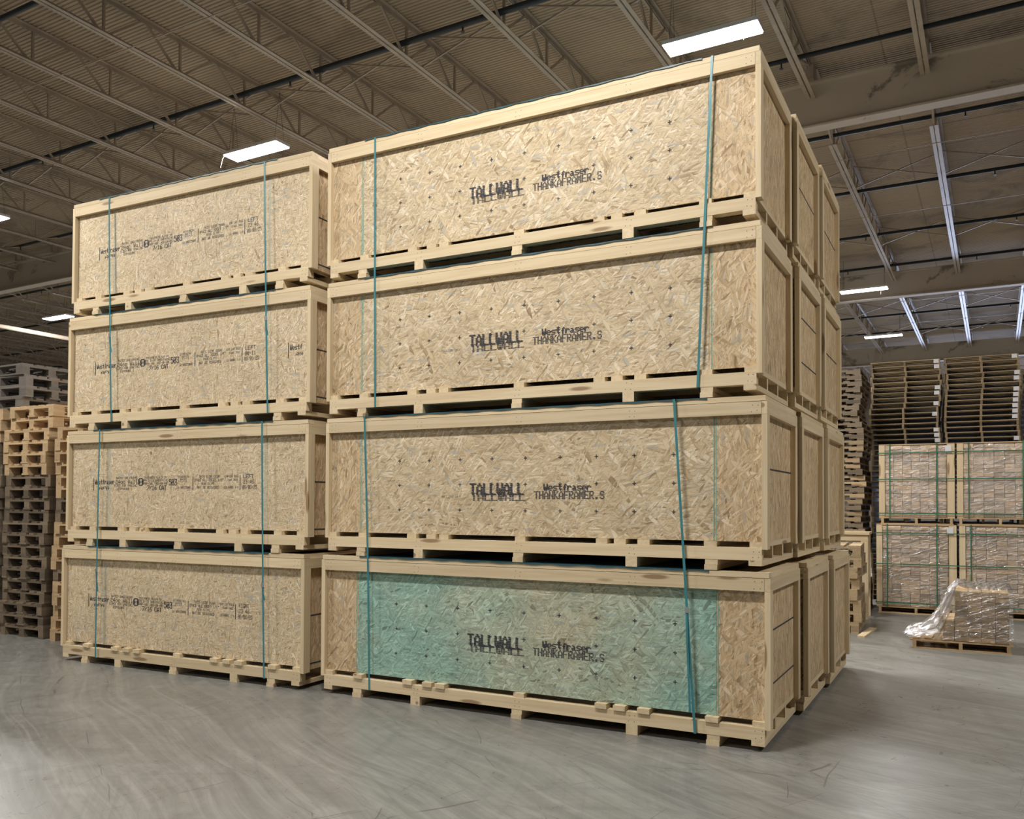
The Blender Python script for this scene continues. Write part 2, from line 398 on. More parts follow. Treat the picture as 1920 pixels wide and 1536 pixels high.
# ------------------------------------------------------------------ the setting
def slab(name, mat, boxes, kind='structure'):
    m = MB()
    for b in boxes: m.box(*b)
    o = m.build(name, mat); o.rotation_euler.z = TH
    return tag(o, kind=kind)
XL, XR, YF, YB, ZC = -44.0, 16.0, -16.0, 42.6, 8.2
slab('floor', M['floor'], [(XL, XR, YF, YB, -.2, 0)])
slab('wall_left', M['wall'], [(XL-.3, XL, YF, YB, 0, ZC+.3)])
slab('wall_back', M['wall'], [(XL, XR, YB, YB+.3, 0, ZC+.3)])
slab('wall_front', M['wall'], [(XL, XR, YF-.3, YF, 0, ZC+.3)])
slab('wall_right', M['wall'], [(XR, XR+.3, YF, YB, 0, ZC+.3)])
# corrugated deck, flutes running across the joists
m = MB(); y = YF; per = .062
prof = []
while y < YB:
    prof += [(y, ZC), (y+.022, ZC), (y+.031, ZC+.015), (y+.053, ZC+.015)]; y += per
prof.append((y, ZC))
for (yy, zz) in prof: m.v += [(XL, yy, zz), (XR, yy, zz)]
for i in range(len(prof)-1): m.f.append((2*i, 2*i+1, 2*i+3, 2*i+2))
b0 = len(m.v); m.v += [(XL, YF, ZC+.12), (XR, YF, ZC+.12), (XR, YB+.2, ZC+.12), (XL, YB+.2, ZC+.12)]; m.f.append((b0, b0+1, b0+2, b0+3))
o = m.build('ceiling', M['deck']); o.rotation_euler.z = TH; tag(o, kind='structure')

# floor marks that have a shape of their own
def flat(name, pts, mat, z=.0015):
    m = MB(); n = len(pts)
    for x, y in pts: m.v.append((x, y, z))
    m.f.append(tuple(range(n)))
    return m.build(name, mat)

# ------------------------------------------------------------------ girders and column
BAYS = [-4.65, 7.18, 19.0, 30.8]
gl = {7.18: 'deep painted steel roof girder nearest the crates', 19.0: 'second painted steel roof girder beyond the crates', 30.8: 'farthest painted steel roof girder deep in the hall',
      -4.65: 'painted steel roof girder above the camera side'}
for gy in BAYS[1:]:
    t = thing('roof_girder', gl[gy], 'girder', B(0, gy), TH)
    MB().box(XL, XR, .06, .10, 7.30, 7.93).build('web', M['girder'], t)
    MB().box(XL, XR, -.03, .19, 7.27, 7.30).build('bottom_flange', M['girder'], t)
    MB().box(XL, XR, -.03, .19, 7.93, 7.955).build('top_flange', M['girder'], t)
t = thing('concrete_column', 'square pale concrete column rising at the right edge behind the pallet stacks', 'column', B(2.48, 19.1), TH)
MB().box(-.2, .2, -.2, .2, 0, 7.0).build('shaft', M['conc'], t); MB().box(-.26, .26, -.26, .26, 7.0, 7.27).build('capital', M['conc'], t)

# ------------------------------------------------------------------ open-web joists
def joist(first):
    zt, zb = 8.15, 7.72
    top, bot, web = MB(), MB(), MB()
    y0, y1 = .12, 11.72
    for s in (-1, 1):
        x = s*.037
        top.box(x-.027, x+.027, y0, y1, 8.19, 8.198); top.box(x-s*.027-.003, x-s*.027+.003, y0, y1, 8.14, 8.19)
        bot.box(x-.027, x+.027, 1.85 if not first else .1, 11.82, 7.70, 7.708); bot.box(x-s*.027-.003, x-s*.027+.003, 1.85 if not first else .1, 11.82, 7.708, 7.755)
    for yy in (y0-.1, y1): top.box(-.05, .05, yy, yy+.12, 7.957, 8.19)
    n = 8; P = 1.19; s0 = 2.05
    nodes = [s0 + P*i for i in range(n)]
    if first: nodes = [s0-P] + nodes
    for i, y in enumerate(nodes):
        web.bar((0, y-P/2+.04, zt), (0, y-.05, zb), .028, .028)
        web.bar((0, y+.05, zb), (0, y+P/2-.04, zt), .028, .028)
        web.bar((0, y, zb), (0, y, zt), .03, .03)
    web.bar((0, .25, 8.12), (0, nodes[0]-.1, zb), .03, .03)
    web.bar((0, nodes[-1]+.1, zb), (0, 11.6, 8.12), .03, .03)
    ex = []
    for yy in (4.2, 8.3):
        ex.append(('cross_brace', MB().bar((0, yy, 7.72), (-1.524, yy, 8.15), .022, .022))); ex.append(('cross_brace', MB().bar((0, yy+.024, 8.15), (-1.524, yy+.024, 7.72), .022, .022)))
    for yy in (2.6, 6.0): ex.append(('tie_rod', MB().bar((0, yy, 7.70), (-1.524, yy, 7.70), .012, .012)))
    return [('top_chord', top), ('bottom_chord', bot), ('web_bars', web)] + ex
jm = [(nm, b.mesh(nm, M['steel'])) for nm, b in joist(False)]
jm0 = [(nm, b.mesh(nm, M['steel'])) for nm, b in joist(True)]
names = ['the near roof bay over the crates', 'the roof bay past the nearest girder', 'the roof bay past the second girder', 'the farthest roof bay']
for bi, by in enumerate(BAYS):
    for k in range(30):
        x = 5.13 - 1.524*k
        if bi == 1: x -= .0
        r = thing('roof_joist', 'open-web steel joist, %s from the right in %s' % (ORD[k], names[bi]), 'joist', B(x, by), TH, 'steel joists of '+names[bi])
        for nm, me in (jm0 if bi == 0 else jm): link(nm, me, r)

# ------------------------------------------------------------------ sprinkler pipes
pipes = [.32, 3.3, 6.25, 9.15, 12.1, 15.2, 18.1, 21.3, 24.4, 27.4, 33.4]
for i, py in enumerate(pipes):
    t = thing('sprinkler_pipe', 'long dark sprinkler branch pipe under the roof deck, %s from the camera' % ORD[i], 'pipe', B(0, py, 7.9), TH, 'sprinkler branch pipes')
    MB().tube([(XL+1, 0, 0), (XR-1, 0, 0)], .042 if py == 3.3 else .033, 10).build('pipe_run', M['pipe'], t, True)
    hd = MB().tube([(0,0,-.03), (0,0,-.10)], .012, 6); hd.tube([(0,0,-.10), (0,0,-.106)], .028, 8); hm = hd.mesh('sprinkler_head', M['pipe'])
    for k in range(12):
        h = link('sprinkler_head', hm, t); h.location = (4.0 - 3.0*k + .4*((i*7) % 3), 0, 0)
t = thing('conduit_pipe', 'pale round pipe running away under the roof at far left', 'pipe', B(-25.1, 12.0, 7.05), TH)
MB().tube([(0, -12, 0), (0, 18, 0)], .07, 12).build('pipe_run', M['whitepipe'], t, True)
hg = MB().bar((0, 0, .07), (0, 0, .68), .015, .015); hm = hg.mesh('hanger', M['wire'])
for k in range(-3, 6): link('hanger', hm, t).location = (0, k*3.0, 0)

# ------------------------------------------------------------------ lamps
lab = ['glowing rectangular ceiling light above the left crate stack', 'glowing long ceiling light touching the top edge of the right crate stack',
       'upper of the two ceiling lights beside the right edge of the crates', 'lower and farther of the two ceiling lights right of the crates',
       'small far ceiling light above the pallet stacks at far left', 'ceiling light cut off by the left edge of the picture']
for i, (lx, ly) in enumerate(LAMPS):
    L_ = lab[i] if i < 6 else ['unseen ceiling light above and behind the camera, %s of its row', 'ceiling light hidden behind the crates, %s of those'][i > 9] % ORD[i-6 if i < 10 else i-10]
    t = thing('ceiling_light', L_, 'light', B(lx, ly, 7.3), TH, 'hanging strip lights under the roof')
    ln = 1.14
    MB().box(-ln/2-.01, ln/2+.01, -.155, .155, .012, .06).build('housing', M['housing'], t)
    MB().box(-ln/2, ln/2, -.148, .148, -.004, .012).build('diffuser', M['lamp'], t)
    wr = MB()
    for s in (-1, 1):
        wr.tube([(s*.5, -.1, .06), (s*.5, 0, .85)], .003, 5); wr.tube([(s*.5, .1, .06), (s*.5, 0, .85)], .003, 5)
    wr.build('hanging_wires', M['wire'], t)
    if i in (0, 1, 2): MB().tube([(.42 if i else -.52, -.15, .03), (.44 if i else -.56, -.18, -.08), (.43 if i else -.60, -.18, -.2)], .004, 5).build('cord', M['cord'], t)
    la = bpy.data.lights.new('lamp_light', 'AREA'); la.shape = 'RECTANGLE'; la.size = ln; la.size_y = .29
    la.energy = LAMP_POWER; la.color = LAMP_COLOR
    lo = bpy.data.objects.new('lamp_light', la); COL.objects.link(lo); lo.parent = t; lo.location = (0, 0, -.01)
# daylight through the open dock doorway in the back wall
la = bpy.data.lights.new('doorway_daylight', 'AREA'); la.shape = 'RECTANGLE'; la.size = 12; la.size_y = 5
la.energy = 1200; la.color = (.60, .70, 1.0)
lo = bpy.data.objects.new('doorway_daylight', la); COL.objects.link(lo); lo.location = B(3, YB-.05, 2.6); lo.rotation_euler = (R(-90), 0, TH)

# ------------------------------------------------------------------ lettering
GL = {' ':'0000000000','"':'0007000700','-':'0808080808','.':'0060600000','/':'2010080402','0':'3E5149453E','1':'00427F4000','2':'7249494946',
 '3':'2141494D33','4':'1814127F10','5':'2745454539','6':'3C4A494931','7':'4121110907','8':'3649494936','9':'464949291E',':':'0000140000','<':'0008142241','>':'4122140800',
 'A':'7C1211127C','B':'7F49494936','C':'3E41414122','D':'7F4141413E','E':'7F49494941','F':'7F09090901','G':'3E41415173','H':'7F0808087F','I':'00417F4100','J':'2040413F01',
 'K':'7F08142241','L':'7F40404040','M':'7F021C027F','N':'7F0408107F','O':'3E4141413E','P':'7F09090906','Q':'3E4151215E','R':'7F09192946','S':'2649494932','T':'01017F0101',
 'U':'3F4040403F','V':'1F2040201F','W':'3F4038403F','X':'6314081463','Y':'0304780403','Z':'6159494D43','a':'2054547840','c':'3844444428','e':'3854545418','f':'00087E0902',
 'l':'00417F4000','o':'384444443 8'.replace(' ',''),'r':'7C08040408','s':'4854545424','t':'04043F4424'}
def text_into(mb, body, x0, x1, z0, z1, y=0.0, fill=.95, shear=0.0):
    """dot-matrix lettering: each glyph is 5 by 7 dots, runs in a row are joined"""
    n = len(body); W = n*6-1; px = (x1-x0)/W; pz = (z1-z0)/7
    for i, ch in enumerate(body):
        cols = [int(GL[ch][2*k:2*k+2], 16) for k in range(5)]
        for r_ in range(7):
            c = 0
            while c < 5:
                if cols[c] >> r_ & 1:
                    e = c
                    while e < 5 and cols[e] >> r_ & 1: e += 1
                    zc = z1-(r_+.5)*pz; sh = shear*(zc-z0)
                    ov = .38 if z1-z0 > .045 else .1; xa = x0+(i*6+c)*px+sh-px*ov; xb = x0+(i*6+e)*px+sh+px*ov; h = pz*.5*fill; b = len(mb.v)
                    mb.v += [(xa, y, zc-h), (xb, y, zc-h), (xb, y, zc+h), (xa, y, zc+h)]; mb.f.append((b, b+1, b+2, b+3)); c = e
                else: c += 1

# ------------------------------------------------------------------ crates
H_R = (.076, .165); H_D = .203; H_P = 1.12; H_T = (1.096, 1.185); H_B = 1.226; DEP = 1.168
rng = random.Random(4)
def crate_parts(L, kind, feet, decks, protr, seams):
    """list of (name, mesh, label, children) in a frame with its origin at the centre of the footprint"""
    hx = L/2; y0 = -DEP/2; P = []
    def add(nm, mb, mat, lab=None, sub=None): P.append((nm, mb.mesh(nm, mat), lab, sub or []))
    for i, u in enumerate(feet):
        x = -hx+u; end = i in (0, len(feet)-1)
        if end: add('foot_board', MB().box(x, x+.09, y0, -y0, .038, .076), M['py'])
        elif i in (1, 3, len(feet)-2):
            add('foot_board', MB().box(x, x+.09, y0+.002, -y0, .0385, .076), M['py']); add('foot_board', MB().box(x-.004, x+.088, y0-.003, -y0, 0, .0375), M['py'])
        else: add('foot_board', MB().box(x, x+.09, y0, -y0, 0, .076), M['py'])
    for yy in (y0, y0+.042, y0+.37, y0+.75, -y0-.038):
        dy = 0 if yy in (y0, -y0-.038) else .004
        add('long_rail' if dy == 0 else 'stringer', MB().box(-hx+dy, hx-dy, yy, yy+.038, *H_R), M['px'])
    for i, u in enumerate(decks):
        x = -hx+u; yy = y0+.009 if not protr or i in (0, len(decks)-1) or i == 5 else y0-.014
        wdt = .085 if i in (0, len(decks)-1) else .092
        add('deck_board', MB().box(x, x+wdt, yy, -y0-.004, H_R[1]+.0005, H_D), M['py'])
    # end frames
    for s in (-1, 1):
        xa, xb = (hx, hx+.038) if s > 0 else (-hx-.038, -hx)
        for ya in (y0, -y0-.089): add('corner_post', MB().box(xa, xb, ya, ya+.089, H_R[1]-.012, H_T[0]-.001), M['pz'])
        add('end_top_board', MB().box(xa, xb, y0, -y0, *H_T), M['py'])
        xe = (hx-.012, hx-.001) if s > 0 else (-hx+.001, -hx+.012)
        sub = []
        if kind != 'plain':
            zz = {'A': (.42, .80), 'B': (.72,), 'C': (.70,), 'D': (.45, .83), 'L': (.22, .66)}.get(kind, (.7,))
            ml = MB()
            xo = xe[1] if s > 0 else xe[0]-.0015
            for z in zz: ml.box(xo, xo+.0015, y0+.09, -y0-.09, z-.006, z+.006)
            sub = [('painted_line', ml.mesh('painted_line', M['marker']), None)]
        add('end_panel', MB().box(xe[0], xe[1], y0+.052, -y0-.04, H_R[1]+.001, H_T[1]), M['osbside'], None, sub)
    # top rails, lid
    add('top_rail', MB().box(-hx+.002, hx-.002, y0, y0+.038, *H_T), M['px']); add('top_rail', MB().box(-hx+.002, hx-.002, -y0-.038, -y0, *H_T), M['px'])
    add('top_board', MB().box(-hx-.028, hx+.028, y0+.003, y0+.088, H_T[1]+.0035, H_B), M['px']); add('top_board', MB().box(-hx-.028, hx+.028, -y0-.088, -y0, H_T[1]+.0005, H_B), M['px'])
    for u in (-hx-.028, -hx+.9, -.045, hx-1.0, hx+.028-.089): add('lid_batten', MB().box(u, u+.089, y0+.0885, -y0-.0885, H_T[1]+.0005, H_B), M['py'])
    add('lid_panel', MB().box(-hx, hx, y0+.039, -y0-.039, H_T[1]-.012, H_T[1]), M['osb'])
    m = MB(); n = 40; xs = [-hx+.38+(L-.76)*i/n for i in range(n+1)]
    for i, x in enumerate(xs):
        dz = .002*math.sin(i*2.1); dr = .006+.004*math.sin(i*1.7+2)
        m.v += [(x, y0-.004, H_B-dr), (x, y0-.004, H_B+.003+dz*.5), (x, -y0+.002, H_B+.003+dz*.5), (x, -y0+.002, H_B-dr)]
        if i:
            b = 4*(i-1)
            for k in range(3): m.f.append((b+k, b+4+k, b+5+k, b+k+1))
    add('cover_sheet', m, M['sheet'])
    add('rear_panel', MB().box(-hx+.001, hx-.001, -y0-.038, -y0-.027, H_D+.001, H_P), M['osb'])
    # front panels and print
    yp = y0+.040; yi = yp-.0012
    def fp(a, b, mat, lab=None, sub=None, nm='front_panel'): add(nm, MB().box(a, b, yp, yp+.011, H_D+.0015, H_P), mat, lab, sub)
    pr = MB(); mk = MB()
    if kind in 'ABCDE':
        sx = [-hx+seams[0], -hx+seams[1]]
        for a, b in (((-hx+1.445, -hx+1.935)),):
            text_into(pr, 'TALLWALL', a, b, .535, .634, yi, .8); text_into(pr, 'TALLWALL', a+.004, b+.008, .532, .631, yi-.0002, .8); text_into(pr, 'TALLWALL', a+.012, b+.018, .487, .556, yi-.0004, .7)
        text_into(pr, 'Westfraser', -hx+2.115, -hx+2.515, .570, .624, yi, .9); text_into(pr, 'Westfraser', -hx+2.118, -hx+2.518, .568, .622, yi-.0002, .9)
        text_into(pr, 'THANKAFRAMER.S', -hx+2.035, -hx+2.625, .502, .566, yi, .85)
        text_into(pr, 'FULL LOG ONLY', -hx+1.17, -hx+1.355, .511, .530, yi, .7)
        for c in range(10):
            for r_ in range(3):
                x = -hx+.742+.303*c; z = .41+.21*r_
                if c == 9: x = -hx+3.44
                if x > -hx+seams[1]-.03: continue
                mk.box(x-.015, x+.015, yi-.0003, yi, z-.0035, z+.0035); mk.box(x-.0035, x+.0035, yi-.0006, yi-.0003, z-.015, z+.015)
        mid = M['osbgreen'] if kind == 'A' else M['osb']
        fp(-hx+.002, sx[0]-.002, M['osbend'], 'narrow upright-grained strand board')
        fp(sx[0], sx[1], mid, 'teal-stained strand board' if kind == 'A' else None, [('stencilled_lettering', pr.mesh('stencilled_lettering', M['ink']), None), ('nailing_marks', mk.mesh('nailing_marks', M['ink']), None)])
        fp(sx[1]+.002, hx-.002, M['osbend'], 'narrow upright-grained strand board')
    elif kind == 'L':
        pass
    nl = MB()
    for u in feet:
        for (dx, dz) in ((.025, .02), (.065, .022), (.03, .065), (.07, .062)):
            if u in (feet[1], feet[-2]) : continue
            nl.disc(-hx+u+dx+rng.uniform(-.006,.006), y0-.0006, H_R[0]+dz+rng.uniform(-.006,.006), .0035)
            nl.disc(-hx+u+dx+rng.uniform(-.006,.006), y0-.0006, H_T[0]+dz+rng.uniform(-.006,.006), .0035)
    for z in [.25+.1*i for i in range(9)]:
        for x in (-hx+.05, hx-.05): nl.disc(x+rng.uniform(-.01,.01), yi-.0004, z, .0032)
        if kind in 'ABCDE' and kind != 'plain':
            for x in (-hx+seams[0]-.02, -hx+seams[0]+.02, -hx+seams[1]-.02, -hx+seams[1]+.02): nl.disc(x, yi-.0004, z+rng.uniform(-.01,.01), .0030)
    add('nail_heads', nl, M['nail'])
    return P

SZ = [.9975, .9893, .9899, .990]
def crate(parts, name, label, loc, rz, group, sx=1.0, sz=1.0):
    t = thing(name, label, 'crate', loc, rz, group); t.scale = (sx, 1, sz)
    for nm, me, lab_, sub in parts:
        o = link(nm, me, t)
        if lab_: o['label'] = lab_
        for n2, m2, l2 in sub: link(n2, m2, o)
    return t

FEET = [0, .318, .92, 1.868, 2.81, 3.405, 3.71]; DECK = [.0, .33, .845, 1.04, 1.165, 1.88, 2.57, 2.715, 2.90, 3.395, 3.715]
ZB = [0, 1.2283, 2.4464, 3.6652]
XRt = [0, -.019, -.054, -.056]; SX = [3.842/3.8, 3.7925/3.8, 3.760/3.8, 3.756/3.8]
kinds = {0: crate_parts(3.8, 'A', FEET, DECK, True, (.340, 3.462)), 1: crate_parts(3.8, 'B', FEET, DECK, False, (.340, 3.462)),
         2: crate_parts(3.8, 'plain', FEET, DECK, False, (.340, 3.462)) if False else None}
KC = crate_parts(3.8, 'C', FEET, DECK, False, (.337, 3.455))
KN = crate_parts(3.8, 'E', FEET, DECK, False, (.337, 3.455))
KD = crate_parts(3.8, 'D', FEET, DECK, False, (.337, 3.455))
def no_lines(P): return [(a, b, c, [] if a == 'end_panel' else d) for a, b, c, d in P]
lev = ['bottom', 'second', 'third', 'top']
rows = [('front', 0.0), ('middle', 1.199), ('rear', 2.395)]
RX = [[0, -.019, -.054, -.056], [.055, .012, -.005, -.020], [.092, .045, .020, .005]]
for r_, (rn, ry) in enumerate(rows):
    for k in range(4):
        if r_ == 0: P = [kinds[0], kinds[1], no_lines(KC), no_lines(KC)][k]
        elif r_ == 1: P = [no_lines(KN), no_lines(KN), KD, kinds[1]][k]
        else: P = [no_lines(KN), no_lines(KN), kinds[1], KC][k]
        Lx = 3.8*SX[k]; cx = RX[r_][k]-Lx/2
        if r_ == 0:
            label = ['long wooden shipping crate with a teal-stained front panel, standing on the floor', 'long strand-board crate resting on the teal-fronted crate',
                     'long strand-board crate, third up in the right front stack', 'topmost long strand-board crate of the right front stack'][k]
        else:
            label = 'strand-board crate, %s one in the %s stack of the right-hand block, seen end-on' % (lev[k], rn)
        crate(P, 'shipping_crate', label, (cx, ry+DEP/2+(.004*((k*7+r_) % 3)), ZB[k]), 0, 'long crates of the right-hand block', SX[k], SZ[k])

# ---- left stack
FEETL = [.0, .30, .80, 1.585, 2.375, 2.83, 3.115]; DECKL = [.03, .33, .76, .93, 1.08, 1.62, 2.13, 2.29, 2.44, 2.85, 3.12]
LL = 3.215
def left_print(hx, y, stamp, extra):
    pr = MB()
    def T(s_, a, b, r0, h=.026, bold=.004, shear=0): text_into(pr, s_, -hx+a, -hx+b, .665+r0-h*.56, .665+r0+h*.56, y, .95, shear)
    def bar(u): pr.box(-hx+u-.004, -hx+u+.004, y-.0003, y, .585, .725)
    def block(o, full=True):
        bar(o+.345)
        if not full: T('Westf', o+.365, o+.505, .012, .045); T('APA', o+.43, o+.51, -.052, .03, 0, .3); return
        T('Westfraser', o+.365, o+.66, .012, .045, .02)
        T('APA', o+.43, o+.58, -.052, .03, .02, .3)
        T('RATED SHEATHING', o+.69, o+1.0, .052, .022); T('24oc Wall', o+.68, o+1.01, .012, .038, .015); T('SIZED FOR SPACING', o+.66, o+1.0, -.028, .024); T('EXPOSURE 1', o+.72, o+.93, -.062, .022)
        T('O', o+1.02, o+1.09, .008, .07, .0); T('APA', o+1.03, o+1.08, .008, .025, .02)
        T('THICKNESS 0.418 IN', o+1.10, o+1.42, .052, .02); T('PS 2-18 SHEATHING', o+1.10, o+1.44, .022, .022); T('PRP-108  HUD-UM-40C', o+1.10, o+1.44, -.010, .022); T('7/16 CAT', o+1.15, o+1.42, -.052, .042, .008)
        T('503', o+1.455, o+1.565, .002, .06, .02)
        T('STRENGTH', o+1.58, o+1.73, .055, .018); T('AXIS', o+1.61, o+1.70, .030, .018); T('<-->', o+1.60, o+1.71, .008, .018, .01); T('LA 80033500B', o+1.57, o+1.755, -.052, .022)
        bar(o+1.785)
        T('THIS SIDE DOWN', o+1.86, o+2.14, .055, .024); T('SPACE ALL EDGES 1/8"', o+1.80, o+2.19, .020, .026, .008); T('ROOF CLIPS', o+1.90, o+2.07, -.016, .022); T('MAY BE REQUIRED', o+1.84, o+2.13, -.052, .024)
        T('ESR LBR RULE', o+2.20, o+2.38, .055, .02); T('STAND TREE', o+2.23, o+2.37, .018, .018); T('LB 80001 1/8', o+2.20, o+2.38, -.052, .022)
        bar(o+2.40)
        for i, s_ in enumerate(stamp): T(s_, o+2.44-.01*(i == 2), o+2.57+.04*(i > 1), .052-.052*i, .034)
    block(0)
    if extra: block(2.62, False)
    return pr.mesh('stencilled_lettering', M['ink2'])
DX = crate_parts(LL, 'L', FEETL, DECKL, True, None)
DF = crate_parts(LL, 'L', FEETL, DECKL, False, None)
def left_crate(k, stamp, extra):
    P = [p for p in (DX if k == 0 else DF) if p[0] != 'front_panel']
    hx = LL/2; y0 = -DEP/2; yp = y0+.040
    pm = MB().box(-hx+.012, hx-.016, yp, yp+.011, H_D+.0015, H_P).mesh('front_panel', M['osblt'])
    P = P + [('front_panel', pm, None, [('stencilled_lettering', left_print(hx, yp-.0012, stamp, extra), None)])]
    return P
rot = math.atan2(.075, 3.2)
def left_origin(k):
    xo = [-7.31, -7.265, -7.265, -7.235][k]
    c = Vector((xo, -.115 + [0, .0, .005, .0][k], ZB[k]))
    h = Matrix.Rotation(rot, 3, 'Z') @ Vector((LL/2, DEP/2, 0))
    return c + h
labs = ['bottom crate of the left stack, lettered RIGHT and standing on the floor', 'second crate up in the left stack, date stamp reading 08/08/25 near two knots',
        'third crate up in the left stack with a cut-off second stamp at its right edge', 'topmost pale strand-board crate of the left stack']
stamps = [('RIGHT', '23:46', '08/08/25'), ('LEFT', '23:46', '08/08/25'), ('LEFT', '00:11', '08/09/25'), ('LEFT', '23:46', '08/08/25')]
for k in range(4):
    crate(left_crate(k, stamps[k], k == 2), 'shipping_crate', labs[k], left_origin(k), rot, 'crates of the left stack', [1.006, 1.0, 1.003, .992][k], SZ[k])

# ------------------------------------------------------------------ straps
def strap(label, xt, xb, ka, kb, yf, yr, base=None, rz=0.0, buckle=None, tail=None, kink=None):
    zb = ZB[ka]+.0745*SZ[ka]; zt = ZB[kb]+(H_B+.0045)*SZ[kb]
    t = thing('strap', label, 'strap', base or (0, 0, 0), rz, 'teal plastic straps around the crates')
    P = [(xt, yf+.03, zt), (xt, yf-.0045, zt-.002)]
    n = 10
    for i in range(1, n):
        f = i/n; x = xt+(xb-xt)*f
        if kink: x += kink*math.sin(math.pi*f)
        P.append((x, yf-.0045-.004*math.sin(math.pi*f), zt+(zb-zt)*f))
    P += [(xb, yf-.0045, zb), (xb, yf+.02, zb-.001), (xb, yr-.02, zb-.001), (xb, yr+.0045, zb), (xt, yr+.0045, zt-.002), (xt, yr-.03, zt)]
    P = P[::-1]
    MB().ribbon(P, .018, .0014).build('band', M['teal'], t)
    if buckle:
        f = (zt-buckle)/(zt-zb); x = xt+(xb-xt)*f
        MB().box(x-.014, x+.014, yf-.016, yf-.009, buckle-.02, buckle+.02).build('buckle', M['buckle'], t)
        tl = MB(); L_ = tail or .2; pts = [(x-.002+.004*i, yf-.012-.004*math.sin(i*.9), buckle-.02-L_*i/6) for i in range(7)]
        for i in range(6): tl.bar(pts[i], pts[i+1], .016, .0015, up=(0, 1, 0))
        tl.build('loose_tail', M['teal'], t)
    return t
strap('left teal strap around the upper two crates of the right front stack', -3.325, -3.302, 2, 3, 0, DEP)
strap('right teal strap around the upper two crates of the right front stack', -.358, -.463, 2, 3, 0, DEP)
strap('left teal strap around the lower two crates of the right front stack', -3.416, -3.341, 0, 1, 0, DEP, kink=.012)
strap('slanting right teal strap with a buckle over the teal-stained front panel', -.631, -.478, 0, 1, -.018, DEP, buckle=.94, tail=.7)
bx = left_origin(0) - Matrix.Rotation(rot, 3, 'Z') @ Vector((LL/2, DEP/2, 0)); bx.z = 0; bx.x = -7.31
strap('left teal strap around the upper two crates of the left stack', .62, .70, 2, 3, -.001, DEP, bx, rot, buckle=3.42, tail=.16)
strap('right teal strap around the upper two crates of the left stack', 2.745, 2.815, 2, 3, -.001, DEP, bx, rot, buckle=3.40, tail=.14)
strap('left teal strap around the lower two crates of the left stack', .55, .535, 0, 1, -.018, DEP, bx, rot, buckle=.98, tail=.2)
strap('right teal strap around the lower two crates of the left stack', 2.765, 2.82, 0, 1, -.018, DEP, bx, rot, buckle=.93, tail=.12)

# ------------------------------------------------------------------ pallets
def block_pallet(mx, my, teal=False, lx=.88, ly=1.2):
    """deck boards along y (long), entry openings facing the short end"""
    P = []
    bw = .1
    for yy in (0, ly/2-.0725, ly-.145):
        for xx, w_ in ((0, .1), (lx/2-.05, .1), (lx-.1, .1)):
            P.append(('block', MB().box(xx, xx+w_, yy, yy+(.145 if yy else .145), .022, .1), my))
    for xx, w_ in ((0, .1), (lx/2-.0725, .145), (lx-.1, .1)): P.append(('bottom_board', MB().box(xx, xx+w_, 0, ly, 0, .0218), my))
    for yy in (0, ly/2-.0725, ly-.145): P.append(('cross_board', MB().box(0, lx, yy, yy+.145, .1002, .122), mx))
    for xx, w_ in ((0, .145), (lx*.235, .1), (lx/2-.0725, .145), (lx*.765-.1, .1), (lx-.145, .145)): P.append(('deck_board', MB().box(xx, xx+w_, 0, ly, .1222, .144), my))
    return [(a, b.mesh(a, c)) for a, b, c in P]
BP_new = block_pallet(M['en_x'], M['en_y']); BP_old_shaded = block_pallet(M['eo_x'], M['eo_y'])
def make(parts, name, label, cat, loc, rz, group, ctr=(0, 0)):
    t = thing(name, label, cat, loc, rz, group)
    for nm, me in parts:
        o = link(nm, me, t); o.location = (-ctr[0], -ctr[1], 0)
    return t
prng = random.Random(9)
LS = [('the tall pallet stack at far left', -9.2, 1.25, 20, 6), ('the pallet stack half hidden by the left crates', -8.16, 1.24, 18, 18), ('the pallet stack cut off by the left picture edge', -10.28, 1.3, 20, 3)]
for (nm, cx, cy, n, newn) in LS:
    for i in range(n):
        new = (n-1-i) < newn
        if nm.startswith('the pallet stack half'): new = prng.random() < .8
        wob = .05*math.sin(i*.9+cx)
        make(BP_new if new else BP_old_shaded, 'wooden_pallet', '%s block pallet, %s up in %s' % ('pale' if new else 'weathered, shade-darkened', ORD[i], nm), 'pallet',
             (cx+wob*.6+(.06 if i > 17 and n == 20 else 0)-(.035 if i < 8 else 0), cy+prng.uniform(-.02, .02), .1445*i), R(prng.uniform(-1.5, 1.5)), 'pallets of '+nm, (.44, .6))
# weathered pallets lying turned on top
BP_top = block_pallet(M['eg_x'], M['eg_y'], lx=.8, ly=1.2)
for i in range(4):
    t = make(BP_top, 'wooden_pallet', 'grey weathered pallet laid crosswise on the far left stacks, %s of four' % ['lowest', 'second', 'third', 'topmost'][i], 'pallet',
         (-10.05+.02*((i*5) % 3), 1.16, 20*.1445+.001+.1445*i), R(90+prng.uniform(-2, 2)), 'grey pallets crosswise on the far left stacks', (.4, .6))
    if i == 3:
        b = MB().box(.70, .80, -.005, -.0005, .022, .122).build('painted_corner', M['tealblock'], t); b.location = (-.4, -.6, 0)

BP_mid = block_pallet(M['eo2_x'], M['eo2_y'])
# S0: block pallets by the far corner of the crates
for i in range(8):
    make(BP_mid, 'wooden_pallet', 'pale pallet, %s up in the low stack right behind the crates' % ORD[i], 'pallet', (-.52+.02*math.sin(i*1.3), 6.75, .1445*i), R(2+prng.uniform(-3, 3)), 'pallets of the low stack behind the crates', (.44, .6))
MB()
